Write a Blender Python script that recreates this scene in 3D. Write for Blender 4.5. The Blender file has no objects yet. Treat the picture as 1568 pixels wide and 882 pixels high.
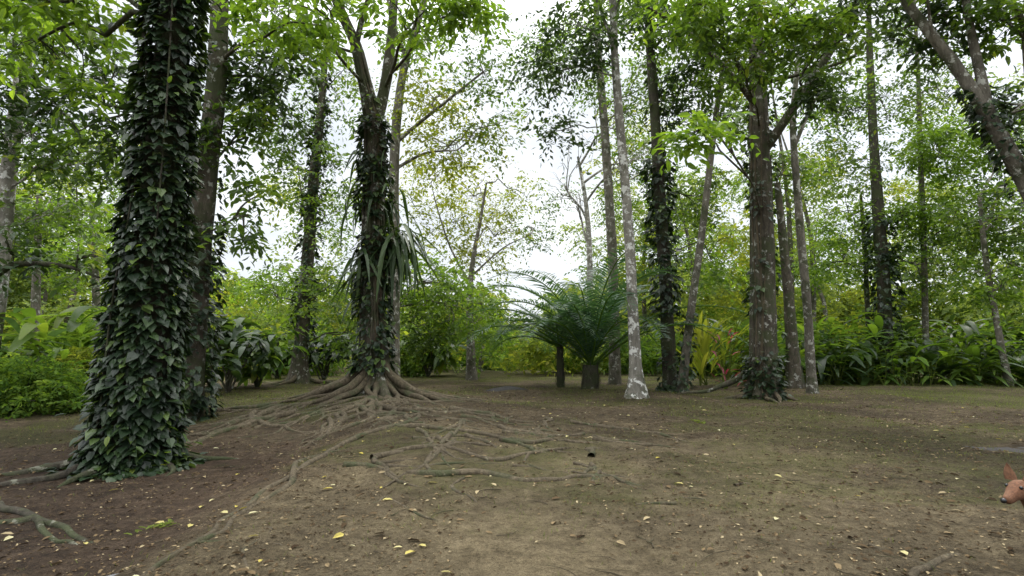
import bpy, math
import numpy as np
from mathutils import Vector, Matrix
rng=np.random.default_rng(11)
sc=bpy.context.scene
PITCH=math.radians(6.2); F=871.0; CZ=1.6
cp,sp=math.cos(PITCH),math.sin(PITCH)

# ---------- survey helpers: bearing / elevation measured in the photo + estimated distance -> world metres
def P(px,py,Y):
    a=(px-784)/F; b=(441-py)/F
    dy=cp-b*sp; dz=sp+b*cp
    t=Y/dy
    return np.array([a*t,Y,CZ+dz*t])
def G(px,py):
    a=(px-784)/F; b=(441-py)/F
    dy=cp-b*sp; dz=sp+b*cp
    t=-CZ/dz
    return np.array([a*t,dy*t])

# ---------- noise
def _hash(i,j,s):
    n=np.sin(i*127.1+j*311.7+s*74.7)*43758.5453
    return n-np.floor(n)
def vnoise(x,y,s=0):
    x=np.asarray(x,float);y=np.asarray(y,float)
    i=np.floor(x);j=np.floor(y);fx=x-i;fy=y-j
    fx=fx*fx*(3-2*fx);fy=fy*fy*(3-2*fy)
    a=_hash(i,j,s);b=_hash(i+1,j,s);c=_hash(i,j+1,s);d=_hash(i+1,j+1,s)
    return (a*(1-fx)+b*fx)*(1-fy)+(c*(1-fx)+d*fx)*fy
def fbm(x,y,s=0,o=3):
    r=0;a=.5;t=0
    for k in range(o):
        r=r+a*vnoise(np.asarray(x)*2**k,np.asarray(y)*2**k,s+k);t+=a;a*=.5
    return r/t-.5
def sst(a,b,x):
    t=np.clip((np.asarray(x,float)-a)/(b-a),0,1);return t*t*(3-2*t)
def H(x,y):
    x=np.asarray(x,float);y=np.asarray(y,float)
    h=.22*fbm(x/5,y/5,1)+.12*fbm(x/1.1,y/1.1,2)+.05*fbm(x/.25,y/.25,3)
    h=h+.30*np.exp(-((x+4.0)**2+(y-17)**2)/9)
    h=h+.13*np.exp(-((x+1.6)**2/5+(y-11)**2/14))
    xr=x+.7*fbm(y/1.6,x/3,41)
    h=h-.28*sst(-2.4,-4.1,xr)*(1-sst(11,15,y))
    return h*(1-sst(60,120,np.abs(x))*.9)

# ---------- mesh builder
class MB:
    def __init__(s): s.v=[];s.f=[];s.r=[];s.n=0
    def add(s,V,faces,mat,rnd,smooth=True):
        for f in faces: s.f.append((np.asarray(f)+s.n,mat,smooth))
        s.v.append(V);s.r.append(np.broadcast_to(rnd,(len(V),)));s.n+=len(V)
    def build(s,name,mats,parent=None,loc=None):
        me=bpy.data.meshes.new(name)
        V=np.concatenate(s.v).astype(np.float32)
        me.vertices.add(len(V));me.vertices.foreach_set("co",V.ravel())
        L=np.concatenate([f.ravel() for f,_,_ in s.f]).astype(np.int32)
        tot=np.concatenate([np.full(len(f),f.shape[1]) for f,_,_ in s.f])
        mi=np.concatenate([np.full(len(f),m) for f,m,_ in s.f]).astype(np.int32)
        sm=np.concatenate([np.full(len(f),q) for f,_,q in s.f]).astype(bool)
        st=np.concatenate([[0],np.cumsum(tot)[:-1]]).astype(np.int32)
        me.loops.add(len(L));me.loops.foreach_set("vertex_index",L)
        me.polygons.add(len(tot));me.polygons.foreach_set("loop_start",st)
        me.polygons.foreach_set("material_index",mi)
        me.polygons.foreach_set("use_smooth",sm)
        me.update(calc_edges=True)
        at=me.attributes.new("rnd",'FLOAT','POINT')
        at.data.foreach_set("value",np.concatenate(s.r).astype(np.float32))
        for m in mats: me.materials.append(m)
        ob=bpy.data.objects.new(name,me);sc.collection.objects.link(ob)
        if parent:
            ob.parent=parent;ob.matrix_parent_inverse=Matrix.Translation(-parent.location)
        return ob
def empty(name,loc):
    e=bpy.data.objects.new(name,None);e.location=Vector([float(c) for c in loc]);e.empty_display_size=.5
    sc.collection.objects.link(e);return e
def norm(a): return a/np.maximum(np.linalg.norm(a,axis=-1,keepdims=True),1e-9)

def resample(pts,rad,sub):
    pts=np.asarray(pts,float);rad=np.asarray(rad,float)
    p=np.vstack([2*pts[0]-pts[1],pts,2*pts[-1]-pts[-2]]);out=[];ro=[]
    for i in range(len(pts)-1):
        p0,p1,p2,p3=p[i:i+4]
        for k in range(sub):
            t=k/sub
            out.append(.5*((2*p1)+(-p0+p2)*t+(2*p0-5*p1+4*p2-p3)*t*t+(-p0+3*p1-3*p2+p3)*t**3))
            ro.append(rad[i]*(1-t)+rad[i+1]*t)
    out.append(pts[-1]);ro.append(rad[-1])
    return np.array(out),np.array(ro)
def tube(mb,pts,rad,n=8,sub=3,mat=0,jit=.08,flute=None,rnd=.5):
    C,R=resample(pts,rad,sub)
    T=norm(np.gradient(C,axis=0))
    ref=np.array([1,0,0.]) if abs(T[0][2])>.7 else np.array([0,0,1.])
    A=np.zeros_like(C);a=norm(ref-T[0]*ref.dot(T[0]))
    for i in range(len(C)):
        a=norm(a-T[i]*a.dot(T[i]));A[i]=a
    B=np.cross(T,A)
    th=np.arange(n)/n*2*math.pi
    sd=rng.random()*100
    arc=np.concatenate([[0],np.cumsum(np.linalg.norm(np.diff(C,axis=0),axis=1))])
    r=R[:,None]*(1+jit*2*fbm(np.cos(th)[None,:]*1.3+sd+arc[:,None]*1.5,np.sin(th)[None,:]*1.3+arc[:,None]*.9,5,2))
    if flute is not None:
        k,hz,amp,ph=flute
        w=np.exp(-np.maximum(C[:,2]-C[0,2],0)/hz)[:,None]
        lobes=np.abs(np.cos(th*k/2+ph+arc[:,None]*.12))
        r=r*(1+w*amp*(lobes**2*1.6-.6)+.10*(lobes-.6))
    V=C[:,None,:]+r[:,:,None]*(np.cos(th)[None,:,None]*A[:,None,:]+np.sin(th)[None,:,None]*B[:,None,:])
    m=len(C);idx=np.arange(m*n).reshape(m,n)
    q=np.stack([idx[:-1],np.roll(idx[:-1],-1,1),np.roll(idx[1:],-1,1),idx[1:]],-1).reshape(-1,4)
    mb.add(V.reshape(-1,3),[q],mat,rnd)
    return C,R

# ---------- leaf templates (x length, y width, z up)
T_DIA=(np.array([[0,0,0],[.42,.24,.03],[1,0,-.16],[.42,-.24,.03]]),[[0,3,2,1]],[])
T_LEAF=(np.array([[0,0,0],[.28,.2,.05],[.68,.17,.0],[1,0,-.18],[.68,-.17,.0],[.28,-.2,.05],[.5,0,-.06]]),
        [[0,6,2,1],[0,5,4,6]],[[6,3,2],[6,4,3]])
T_HEART=(np.array([[0,0,0],[-.08,.3,.02],[.3,.42,.05],[.7,.2,-.02],[1,0,-.12],[.7,-.2,-.02],[.3,-.42,.05],[-.08,-.3,.02],[.4,0,-.05]]),
        [[0,8,2,1],[8,4,3,2],[0,7,6,8],[8,6,5,4]],[])
def strap(w=.08,n=6,bend=.5,fold=.3,rag=0):
    V=[];q=[]
    for i in range(n+1):
        t=i/n;ww=w*math.sin(math.pi*min(1,(t*.9+.08)))**.7
        z=-bend*t*t; x=t*(1-.25*bend*t)
        V+=[[x,ww,z+fold*ww],[x,0,z],[x,-ww,z+fold*ww]]
    for i in range(n):
        a=3*i;q+=[[a,a+1,a+4,a+3],[a+1,a+2,a+5,a+4]]
    return (np.array(V),q,[])
T_PADDLE=strap(.15,6,.5,.35);T_NEEDLE=(np.array([[0,0,0],[.4,.05,.0],[1,0,-.14],[.4,-.05,.0]]),[[0,3,2,1]],[])
T_BLADE=(np.array([[0,.04,0],[0,-.04,0],[.55,-.03,0],[.55,.03,0],[1,0,-.25]]),[[0,1,2,3]],[[3,2,4]])
def leaves(mb,t,pos,d,nrm,size,mat,rnd,smooth=False):
    V,q,tr=t;n=len(pos);k=len(V)
    if n==0:return
    d=norm(d);s=norm(np.cross(nrm,d));u=np.cross(d,s)
    size=np.broadcast_to(size,(n,))[:,None,None]
    W=pos[:,None,:]+size*(V[None,:,0,None]*d[:,None]+V[None,:,1,None]*s[:,None]+V[None,:,2,None]*u[:,None])
    off=(np.arange(n)*k)[:,None,None];fs=[]
    if q:fs.append((np.array(q)[None]+off).reshape(-1,4))
    if tr:fs.append((np.array(tr)[None]+off).reshape(-1,3))
    mb.add(W.reshape(-1,3),fs,mat,np.repeat(np.broadcast_to(rnd,(n,)),k),smooth)
def foliage(mb,C,nsp=7,nl=8,L=.7,size=.16,mat=1,t=T_DIA,droop=.35,bias=0.):
    C=np.asarray(C);n=len(C)
    if n==0:return
    cr=np.repeat(rng.random(n),nsp*nl)
    b=np.repeat(C,nsp,0)+rng.normal(size=(n*nsp,3))*.2*L
    d=rng.normal(size=(n*nsp,3));d[:,2]=d[:,2]*.5-.05;d=norm(d)
    ll=L*(.5+1.0*rng.random(n*nsp))
    b=np.repeat(b,nl,0);d=np.repeat(d,nl,0);ll=np.repeat(ll,nl)
    tt=np.tile((np.arange(nl)+.5)/nl,n*nsp)
    pos=b+d*(ll*tt)[:,None];pos[:,2]-=droop*ll*tt*tt
    side=norm(np.cross(d,[0,0,1.]));sg=np.tile(np.where(np.arange(nl)%2==0,1,-1),n*nsp)
    N=len(pos)
    ld=d*.6+side*sg[:,None]*.8+rng.normal(size=(N,3))*.3;ld[:,2]-=.3
    nr=rng.normal(size=(N,3))*.5;nr[:,2]+=1
    rn=np.clip(.5*cr+.5*rng.random(N)+bias,0,1)
    leaves(mb,t,pos,ld,nr,size*(.6+.8*rng.random(N)),mat,rn)
def ivy(mb,C,R,z0,z1,n,size,mat,out=.06,t=T_HEART,patch=.0):
    k=rng.random(n)*(len(C)-1)
    i=np.clip(k.astype(int),0,len(C)-2);f=(k-i)[:,None]
    c=C[i]*(1-f)+C[i+1]*f;r=R[i]*(1-f[:,0])+R[i+1]*f[:,0]
    th=rng.random(n)*2*math.pi
    ok=(c[:,2]>z0)&(c[:,2]<z1)
    if patch>0: ok&=(vnoise(th*1.2+7,c[:,2]*.9,9)>patch)
    c,r,th=c[ok],r[ok],th[ok];m=len(c)
    o=np.stack([np.cos(th),np.sin(th),np.zeros(m)],-1)
    pos=c+o*(r+out*(.2+rng.random(m)*1.3)+.10*vnoise(th*2,c[:,2]*2.2,4)*(out/.06))[:,None]
    d=o*.75+rng.normal(size=(m,3))*.34;d[:,2]-=.65
    nr=o*.65+rng.normal(size=(m,3))*.26;nr[:,2]+=.85
    leaves(mb,t,pos,d,nr,size*(.45+.85*rng.random(m)),mat,rng.random(m))

# ---------- materials
def newmat(name):
    m=bpy.data.materials.new(name);m.use_nodes=True;nt=m.node_tree;nt.nodes.clear();return m,nt
def N(nt,t,**k):
    n=nt.nodes.new(t)
    for a,b in k.items(): setattr(n,a,b)
    return n
def ramp(nt,fac,stops,interp='LINEAR'):
    r=N(nt,'ShaderNodeValToRGB');r.color_ramp.interpolation=interp
    el=r.color_ramp.elements
    while len(el)<len(stops): el.new(.5)
    for e,(p,c) in zip(el,stops):
        e.position=p;e.color=(*c,1) if len(c)==3 else c
    nt.links.new(fac,r.inputs[0]);return r.outputs[0]
def noise(nt,vec,scale,detail=4,rough=.55,out='Fac'):
    n=N(nt,'ShaderNodeTexNoise');n.inputs['Scale'].default_value=scale;n.inputs['Detail'].default_value=detail
    n.inputs['Roughness'].default_value=rough
    if vec is not None: nt.links.new(vec,n.inputs['Vector'])
    return n.outputs[out]
def mixc(nt,f,a,b,mode='MIX'):
    m=N(nt,'ShaderNodeMix',data_type='RGBA',blend_type=mode)
    for s,v in ((m.inputs[0],f),(m.inputs[6],a),(m.inputs[7],b)):
        if isinstance(v,(int,float)): s.default_value=v
        elif isinstance(v,tuple): s.default_value=(*v,1)
        else: nt.links.new(v,s)
    return m.outputs[2]
def leafmat(name,stops,trans=.4,tcol=(2.4,2.35,.8),rough=.42,spec=.4,simple=False):
    m,nt=newmat(name)
    a=N(nt,'ShaderNodeAttribute',attribute_name='rnd')
    c=ramp(nt,a.outputs['Fac'],stops)
    if simple:
        p=N(nt,'ShaderNodeBsdfDiffuse');nt.links.new(c,p.inputs['Color'])
    else:
        p=N(nt,'ShaderNodeBsdfPrincipled');p.inputs['Roughness'].default_value=rough
        p.inputs['Specular IOR Level'].default_value=spec
        nt.links.new(c,p.inputs['Base Color'])
    tr=N(nt,'ShaderNodeBsdfTranslucent')
    nt.links.new(mixc(nt,1.,c,tcol,'MULTIPLY'),tr.inputs['Color'])
    mx=N(nt,'ShaderNodeMixShader');mx.inputs[0].default_value=trans
    nt.links.new(p.outputs[0],mx.inputs[1]);nt.links.new(tr.outputs[0],mx.inputs[2])
    o=N(nt,'ShaderNodeOutputMaterial');nt.links.new(mx.outputs[0],o.inputs[0]);return m
L_MID=leafmat('leaf_mid',[(0,(.022,.045,.013)),(.45,(.058,.105,.023)),(.85,(.11,.17,.034)),(1,(.21,.23,.05))],.46)
L_BRI=leafmat('leaf_bright',[(0,(.048,.09,.018)),(.5,(.098,.17,.028)),(1,(.18,.26,.045))],.48)
L_YEL=leafmat('leaf_yellowgreen',[(0,(.075,.10,.022)),(.5,(.15,.185,.04)),(1,(.26,.26,.07))],.48,simple=True)
L_DRK=leafmat('leaf_dark',[(0,(.014,.030,.011)),(.6,(.03,.058,.019)),(1,(.065,.105,.033))],.28)
L_IVY=leafmat('leaf_ivy',[(0,(.008,.018,.008)),(.6,(.018,.036,.014)),(.93,(.036,.065,.021)),(1,(.09,.14,.03))],.15,rough=.42,spec=.4)
L_FAR_HAZE=leafmat('leaf_far_haze',[(0,(.07,.105,.045)),(.5,(.125,.17,.065)),(1,(.21,.25,.10))],.46,simple=True)  # distance haze painted into the leaf colour as a paler grey-green
L_BUSH=leafmat('leaf_bush',[(0,(.032,.066,.017)),(.5,(.078,.138,.030)),(1,(.16,.22,.05))],.42,simple=True)
L_RED=leafmat('leaf_red',[(0,(.20,.03,.06)),(1,(.42,.08,.12))],.4,(1.5,1,1))
L_BRN=leafmat('leaf_brown',[(0,(.03,.02,.013)),(.45,(.085,.06,.035)),(.8,(.17,.125,.07)),(1,(.36,.30,.18))],.1,(1,1,1),simple=True)
L_FYEL=leafmat('leaf_fallen_yellow',[(0,(.42,.34,.05)),(.5,(.45,.40,.16)),(1,(.5,.47,.30))],.2,(1,1,1),.6,.2)
L_GRS=leafmat('grass_blade',[(0,(.065,.09,.022)),(1,(.15,.185,.05))],.3,simple=True)

def barkmat(name,dark,mid,lich,lcov=.6,moss=0.,scale=1.):
    m,nt=newmat(name)
    tc=N(nt,'ShaderNodeTexCoord');mp=N(nt,'ShaderNodeMapping');mp.inputs['Scale'].default_value=(7*scale,7*scale,2.4*scale)
    nt.links.new(tc.outputs['Object'],mp.inputs[0])
    f1=noise(nt,mp.outputs[0],1.6,7,.72)
    c=ramp(nt,f1,[(.3,dark),(.68,mid)])
    big=noise(nt,tc.outputs['Object'],.9,3,.6)
    c=mixc(nt,.7,c,ramp(nt,big,[(.3,(.55,.55,.55)),(.7,(1.35,1.35,1.35))]),'MULTIPLY')
    if moss>0:
        mf=noise(nt,tc.outputs['Object'],1.7,6,.68)
        mm=ramp(nt,mf,[(.60-moss*.3,(0,0,0)),(.72-moss*.3,(.85,.85,.85))])
        c=mixc(nt,mm,c,(.052,.062,.028))
    lf=noise(nt,tc.outputs['Object'],4.2*scale,6,.7)
    lm=ramp(nt,lf,[(lcov,(0,0,0)),(lcov+.04,(1,1,1))])
    c=mixc(nt,lm,c,lich)
    p=N(nt,'ShaderNodeBsdfPrincipled');p.inputs['Roughness'].default_value=.9;p.inputs['Specular IOR Level'].default_value=.2
    nt.links.new(c,p.inputs['Base Color'])
    b=N(nt,'ShaderNodeBump');b.inputs['Strength'].default_value=1.;b.inputs['Distance'].default_value=.06
    nt.links.new(f1,b.inputs['Height']);nt.links.new(b.outputs[0],p.inputs['Normal'])
    o=N(nt,'ShaderNodeOutputMaterial');nt.links.new(p.outputs[0],o.inputs[0]);return m
B_DARK=barkmat('bark_dark',(.022,.019,.015),(.08,.07,.053),(.17,.17,.13),.60,.55)
B_BRN=barkmat('bark_brown',(.035,.03,.022),(.125,.108,.08),(.32,.32,.28),.575,.5)
B_GREY=barkmat('bark_grey',(.075,.067,.052),(.20,.182,.145),(.40,.40,.35),.56,.35)
B_PALE=barkmat('bark_pale',(.13,.12,.10),(.28,.265,.225),(.62,.62,.58),.54,.15)
B_ROOT=barkmat('root_bark',(.042,.034,.022),(.155,.126,.082),(.22,.205,.14),.64,.35,1.5)

# ---------- ground
def grassmask(x,y):
    return np.clip(.8*sst(25,34,y)+.6*sst(.48,.62,fbm(x/2.4,y/2.4,20)+.5)*sst(3.5,7,y)+.5*sst(13,17,np.abs(x+1))+1.0*np.exp(-((x+9)**2+(y-18)**2)/24)+.35*np.exp(-((x-11)**2+(y-19)**2)/30),0,1)
def ground():
    n1,n2=560,620
    s=np.linspace(-1,1,n1);k=6.;xs=450/math.sinh(k)*np.sinh(k*s)-.5
    s=np.linspace(-1,1,n2);ys=450/math.sinh(k)*np.sinh(k*s)+7
    X,Yy=np.meshgrid(xs,ys);Z=H(X,Yy)
    V=np.stack([X,Yy,Z],-1).reshape(-1,3)
    idx=np.arange(n1*n2).reshape(n2,n1)
    q=np.stack([idx[:-1,:-1],idx[:-1,1:],idx[1:,1:],idx[1:,:-1]],-1).reshape(-1,4)
    x=X.ravel();y=Yy.ravel()
    grass=grassmask(x,y)
    wv=x+1.6*fbm(x/2.2,y/2.2,50)
    red=np.clip(sst(-1.8,-4.2,wv)*(1-sst(9,15,y)),0,1)
    tan=np.clip(np.exp(-((x-.8)**2/16+(y-5.)**2/14))+.5*np.exp(-((x-2)**2/30+(y-9)**2/12)),0,1)
    mb=MB();mb.add(V,[q],0,0.)
    m,nt=newmat('forest_floor')
    tc=N(nt,'ShaderNodeTexCoord').outputs['Object']
    a=N(nt,'ShaderNodeAttribute',attribute_name='zone')
    sx=N(nt,'ShaderNodeSeparateColor');nt.links.new(a.outputs['Color'],sx.inputs[0])
    n1_=noise(nt,tc,.9,8,.7);n2_=noise(nt,tc,5,10,.78);n3=noise(nt,tc,30,6,.78);n4=noise(nt,tc,110,3,.75)
    base=ramp(nt,n2_,[(.32,(.05,.038,.025)),(.5,(.135,.106,.068)),(.68,(.245,.20,.128))])
    tanc=ramp(nt,n2_,[(.32,(.12,.096,.058)),(.5,(.255,.21,.13)),(.68,(.38,.32,.205))])
    redc=ramp(nt,n2_,[(.32,(.042,.031,.023)),(.52,(.115,.082,.057)),(.7,(.20,.15,.105))])
    grc=ramp(nt,n3,[(.3,(.05,.055,.018)),(.55,(.115,.122,.04)),(.75,(.185,.185,.068))])
    def modf(ch,lo,hi):
        ad=N(nt,'ShaderNodeMath',operation='MULTIPLY_ADD');nt.links.new(n1_,ad.inputs[0]);ad.inputs[1].default_value=2.2
        ad2=N(nt,'ShaderNodeMath',operation='ADD');ad2.inputs[1].default_value=-1.1;nt.links.new(sx.outputs[ch],ad2.inputs[0])
        nt.links.new(ad2.outputs[0],ad.inputs[2])
        ad3=N(nt,'ShaderNodeMath',operation='MULTIPLY_ADD');nt.links.new(n3,ad3.inputs[0]);ad3.inputs[1].default_value=1.2
        sb=N(nt,'ShaderNodeMath',operation='SUBTRACT');nt.links.new(ad.outputs[0],sb.inputs[0]);sb.inputs[1].default_value=.6
        nt.links.new(sb.outputs[0],ad3.inputs[2])
        return ramp(nt,ad3.outputs[0],[(lo,(0,0,0)),(hi,(1,1,1))])
    c=mixc(nt,modf(2,.2,.8),base,tanc)
    c=mixc(nt,modf(1,.25,.9),c,redc)
    gm=modf(0,.35,.85)
    g2=N(nt,'ShaderNodeMath',operation='MULTIPLY');nt.links.new(gm,g2.inputs[0]);g2.inputs[1].default_value=.75
    c=mixc(nt,g2.outputs[0],c,grc)
    spk=ramp(nt,n4,[(.36,(.25,.22,.2)),(.48,(1,1,1)),(.62,(1.0,1.0,1.0)),(.72,(1.8,1.7,1.5))])
    c=mixc(nt,.85,c,spk,'MULTIPLY')
    spk2=ramp(nt,n3,[(.33,(.36,.33,.31)),(.5,(1,1,1)),(.72,(1.3,1.25,1.2))])
    c=mixc(nt,.9,c,spk2,'MULTIPLY')
    n0=noise(nt,tc,.35,4,.6)
    c=mixc(nt,.9,c,ramp(nt,n0,[(.38,(.6,.58,.56)),(.6,(1.15,1.13,1.08))]),'MULTIPLY')
    p=N(nt,'ShaderNodeBsdfPrincipled');p.inputs['Roughness'].default_value=.95;p.inputs['Specular IOR Level'].default_value=.15
    nt.links.new(c,p.inputs['Base Color'])
    hb=N(nt,'ShaderNodeMath',operation='MULTIPLY_ADD');nt.links.new(n3,hb.inputs[0]);hb.inputs[1].default_value=.7;nt.links.new(n4,hb.inputs[2])
    hc=N(nt,'ShaderNodeMath',operation='MULTIPLY_ADD');nt.links.new(n2_,hc.inputs[0]);hc.inputs[1].default_value=1.8;nt.links.new(hb.outputs[0],hc.inputs[2])
    b=N(nt,'ShaderNodeBump');b.inputs['Strength'].default_value=1.;b.inputs['Distance'].default_value=.07
    nt.links.new(hc.outputs[0],b.inputs['Height']);nt.links.new(b.outputs[0],p.inputs['Normal'])
    o=N(nt,'ShaderNodeOutputMaterial');nt.links.new(p.outputs[0],o.inputs[0])
    ob=mb.build('ground',[m])
    at=ob.data.attributes.new('zone','FLOAT_COLOR','POINT')
    at.data.foreach_set('color',np.stack([grass,red,tan,np.ones_like(x)],-1).astype(np.float32).ravel())
ground()
def zat(x,y): return float(H(x,y))

# ---------- tree construction
def limb(mb,a,b,r0,r1,mat=0,wob=.12,n=6,k=4):
    a=np.asarray(a,float);b=np.asarray(b,float);L=np.linalg.norm(b-a)
    t=np.linspace(0,1,k+1)[:,None]
    pts=a+(b-a)*t+rng.normal(size=(k+1,3))*wob*L*.35*np.sin(t*math.pi)
    pts[:,2]+=(np.sin(t*math.pi)*L*.08)[:,0]
    return tube(mb,pts,np.linspace(r0,r1,k+1),n,2,mat,.06)
def make_tree(name,trunk,rads,barkm,leafm,crowns=(),n=14,flute=None,base=None,extra=None,limbs=(),ivyspec=(),jit=.1,dens=1.15):
    pts=np.array([P(*t) for t in trunk])
    z0=zat(pts[0][0],pts[0][1]);pts[0][2]=z0-.15
    if pts[1][2]<z0+.3: pts[1][2]=z0+.3
    e=empty(name,(pts[0][0],pts[0][1],z0))
    mt=MB();C,R=tube(mt,pts,rads,n,5,0,jit,flute)
    ml=MB();paths=[(C,R)]
    for lb in limbs:
        lp=np.array([P(*t) for t in lb[0]])
        j=np.argmin(np.linalg.norm(C-lp[0],axis=1)); lp[0]=C[j]
        paths.append(tube(mt,lp,np.linspace(lb[1],lb[2],len(lp)),9,4,0,.1))
    allC=np.concatenate([p[0] for p in paths])
    for cr in crowns:
        ctr=P(*cr[0]);Y=cr[0][2];rx=cr[1]/F*Y;rz=cr[2]/F*Y;ry=(rx+rz)*.5
        dd=np.linalg.norm(allC-ctr,axis=1)+np.maximum(allC[:,2]-ctr[2]+.5,0)*1.5
        j=np.argmin(dd)
        C2,_=limb(mt,allC[j],ctr,cr[5] if len(cr)>5 else .06,.025,0)
        nc=int(cr[3]*dens*(1.1 if cr[0][0]>980 else 1))
        d=norm(rng.normal(size=(nc,3)))*(.3+.7*rng.random((nc,1)))**.6
        cl=ctr+d*np.array([rx,ry,rz])*1.15
        bo=[C2[len(C2)//2:]]
        for i in range(max(2,nc//8)):
            en=ctr+norm(rng.normal(size=3))*np.array([rx,ry,rz])*.7
            c3,_=limb(mt,C2[rng.integers(len(C2)//2,len(C2))],en,.03,.014,0,.15,5,3);bo.append(c3)
        bo=np.concatenate(bo)
        for c in cl:
            k=np.argmin(np.linalg.norm(bo-c,axis=1));limb(mt,bo[k],c,.013,.005,0,.15,3,2)
        foliage(ml,cl,mat=cr[6] if len(cr)>6 else 0,**cr[4])
    for iv in ivyspec:
        c,r=paths[iv.get('path',0)]
        ivy(ml,c,r,iv.get('z0',-1),iv.get('z1',99),iv['n'],iv['size'],iv.get('mat',1),iv.get('out',.05),patch=iv.get('patch',0))
    if extra: extra(mt,ml,C,R)
    mt.build('trunk_and_branches',[barkm,B_ROOT],e)
    if ml.n: ml.build('leaves',leafm,e)
    return e,C,R

def root(mb,x,y,ang,L,r0,mat=0,lift=0.,wander=.35,branch=2,bury=.25,ll=.45):
    n=max(4,int(L/.3));pts=[];rs=[];a=ang;cx,cy=x,y;br=[]
    for i in range(n+1):
        t=i/n;r=r0*(1-t)**.8+.008
        z=zat(cx,cy)+r*(.5-bury*1.4)+lift*math.exp(-i*.3/ll)-.03*abs(math.sin(i*.9+x*7))*(t>.1)
        pts.append((cx,cy,z));rs.append(r)
        if branch and i>1 and rng.random()<.22: br.append((cx,cy,a+rng.choice([-1,1])*rng.uniform(.35,.9),(L*(1-t))*rng.uniform(.4,.9),r*.75))
        a+=rng.normal()*wander*.8;a+=(ang-a)*.12
        cx+=math.cos(a)*L/n;cy+=math.sin(a)*L/n
    pts[-1]=(pts[-1][0],pts[-1][1],pts[-1][2]-.04)
    tube(mb,pts,rs,7,2,mat,.3)
    for b in br:
        if b[3]>.3: root(mb,b[0],b[1],b[2],b[3],b[4],mat,0,wander,branch-1,bury)
def root_path(mb,pix,r0,r1,mat=0):
    g=[]
    gg=[G(*p) for p in pix]
    for i in range(len(gg)-1):
        g.append(gg[i]);g.append((gg[i]+gg[i+1])/2+rng.normal(size=2)*np.linalg.norm(gg[i+1]-gg[i])*.09)
    g.append(gg[-1])
    n=len(g);r=np.linspace(r0,r1,n)
    pts=[(q[0],q[1],zat(q[0],q[1])+r[i]*.3-.02*rng.random()) for i,q in enumerate(g)]
    pts[-1]=(pts[-1][0],pts[-1][1],pts[-1][2]-.03);pts[0]=(pts[0][0],pts[0][1],pts[0][2]-.03)
    tube(mb,pts,r,8,4,mat,.35)

near=dict(nsp=5,nl=7,L=.64,size=.225,t=T_LEAF)
mid=dict(nsp=6,nl=7,L=.85,size=.24)
fine=dict(nsp=6,nl=7,L=1.1,size=.215)
LM=[L_MID,L_IVY,L_BRI,L_YEL,L_DRK]

# A: big ivy covered tree, left
def exA(mt,ml,C,R):
    x,y=C[0][0],C[0][1]
    for a,L in ((-.3,1.2),(-2.7,2.6),(-2.2,2.2),(-1.5,1.2),(3.1,2.),(.6,1.4)):
        root(mt,x+.3*math.cos(a),y+.3*math.sin(a),a,L,.085,0,.3,branch=1,bury=.45)
    for k in range(7):
        th=rng.random()*6.28;o=np.array([math.cos(th),math.sin(th),0])*(.08)
        tube(mt,C[::6]+o+norm(o)*(R[::6,None]+.1)+rng.normal(size=C[::6].shape)*.05,np.full(len(C[::6]),.015),5,2,0)
    n=560;th=rng.random(n)*6.28;rr=.4+.65*rng.random(n)**1.6
    pos=np.stack([x+np.cos(th)*rr,y+np.sin(th)*rr,np.zeros(n)],-1);pos[:,2]=H(pos[:,0],pos[:,1])+.05+.5*np.clip(.9-rr,0,1)*rng.random(n)
    d=np.stack([np.cos(th),np.sin(th),-.3*np.ones(n)],-1)+rng.normal(size=(n,3))*.4
    nr=rng.normal(size=(n,3))*.3;nr[:,2]+=1
    leaves(ml,T_HEART,pos,d,nr,.14*(.5+rng.random(n)),1,rng.random(n))
    for i in range(34):
        c=C[rng.integers(2,len(C)-8)];th=rng.random()*6.28;o=np.array([math.cos(th),math.sin(th),-.2])
        m=9;pos=c+o*.55+rng.normal(size=(m,3))*.17
        leaves(ml,T_LEAF,pos,o+rng.normal(size=(m,3))*.5,np.tile([0,0,1.],(m,1))+rng.normal(size=(m,3))*.3,.18,int(rng.choice([0,1])),rng.random(m))
make_tree('ivy_covered_tree',[(203,690,9.5),(209,640,9.5),(224,500,9.5),(240,350,9.5),(254,180,9.5),(268,0,9.5),(280,-200,9.6),(290,-500,9.7)],
  [.50,.40,.34,.31,.26,.24,.22,.16],B_DARK,LM,n=20,flute=(6,.6,.3,0),extra=exA,
  ivyspec=[dict(n=9000,size=.16,out=.105)],
  crowns=[((60,60,11),130,70,18,near,.06,2),((330,-160,10),260,120,18,near),((120,-100,10.5),200,100,16,near),((60,0,10),90,40,12,near,.05,2)])
# B
make_tree('forest_tree',[(285,590,14),(291,560,14),(303,400,14),(318,250,14),(332,120,14),(336,0,14),(340,-300,14)],
  [.42,.34,.28,.26,.24,.22,.16],B_BRN,LM,ivyspec=[dict(n=3000,size=.19,z1=5.,out=.12,patch=.2),dict(n=1300,size=.17,z0=5,out=.08,patch=.5)],
  crowns=[((405,120,15),70,50,20,mid,.05,4),((380,210,14),50,50,12,near,.04,0),((440,35,13),90,40,16,near,.05,2),((380,330,14),40,60,9,near,.03,0),((160,160,13),70,90,22,near,.05,4)])
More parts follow.
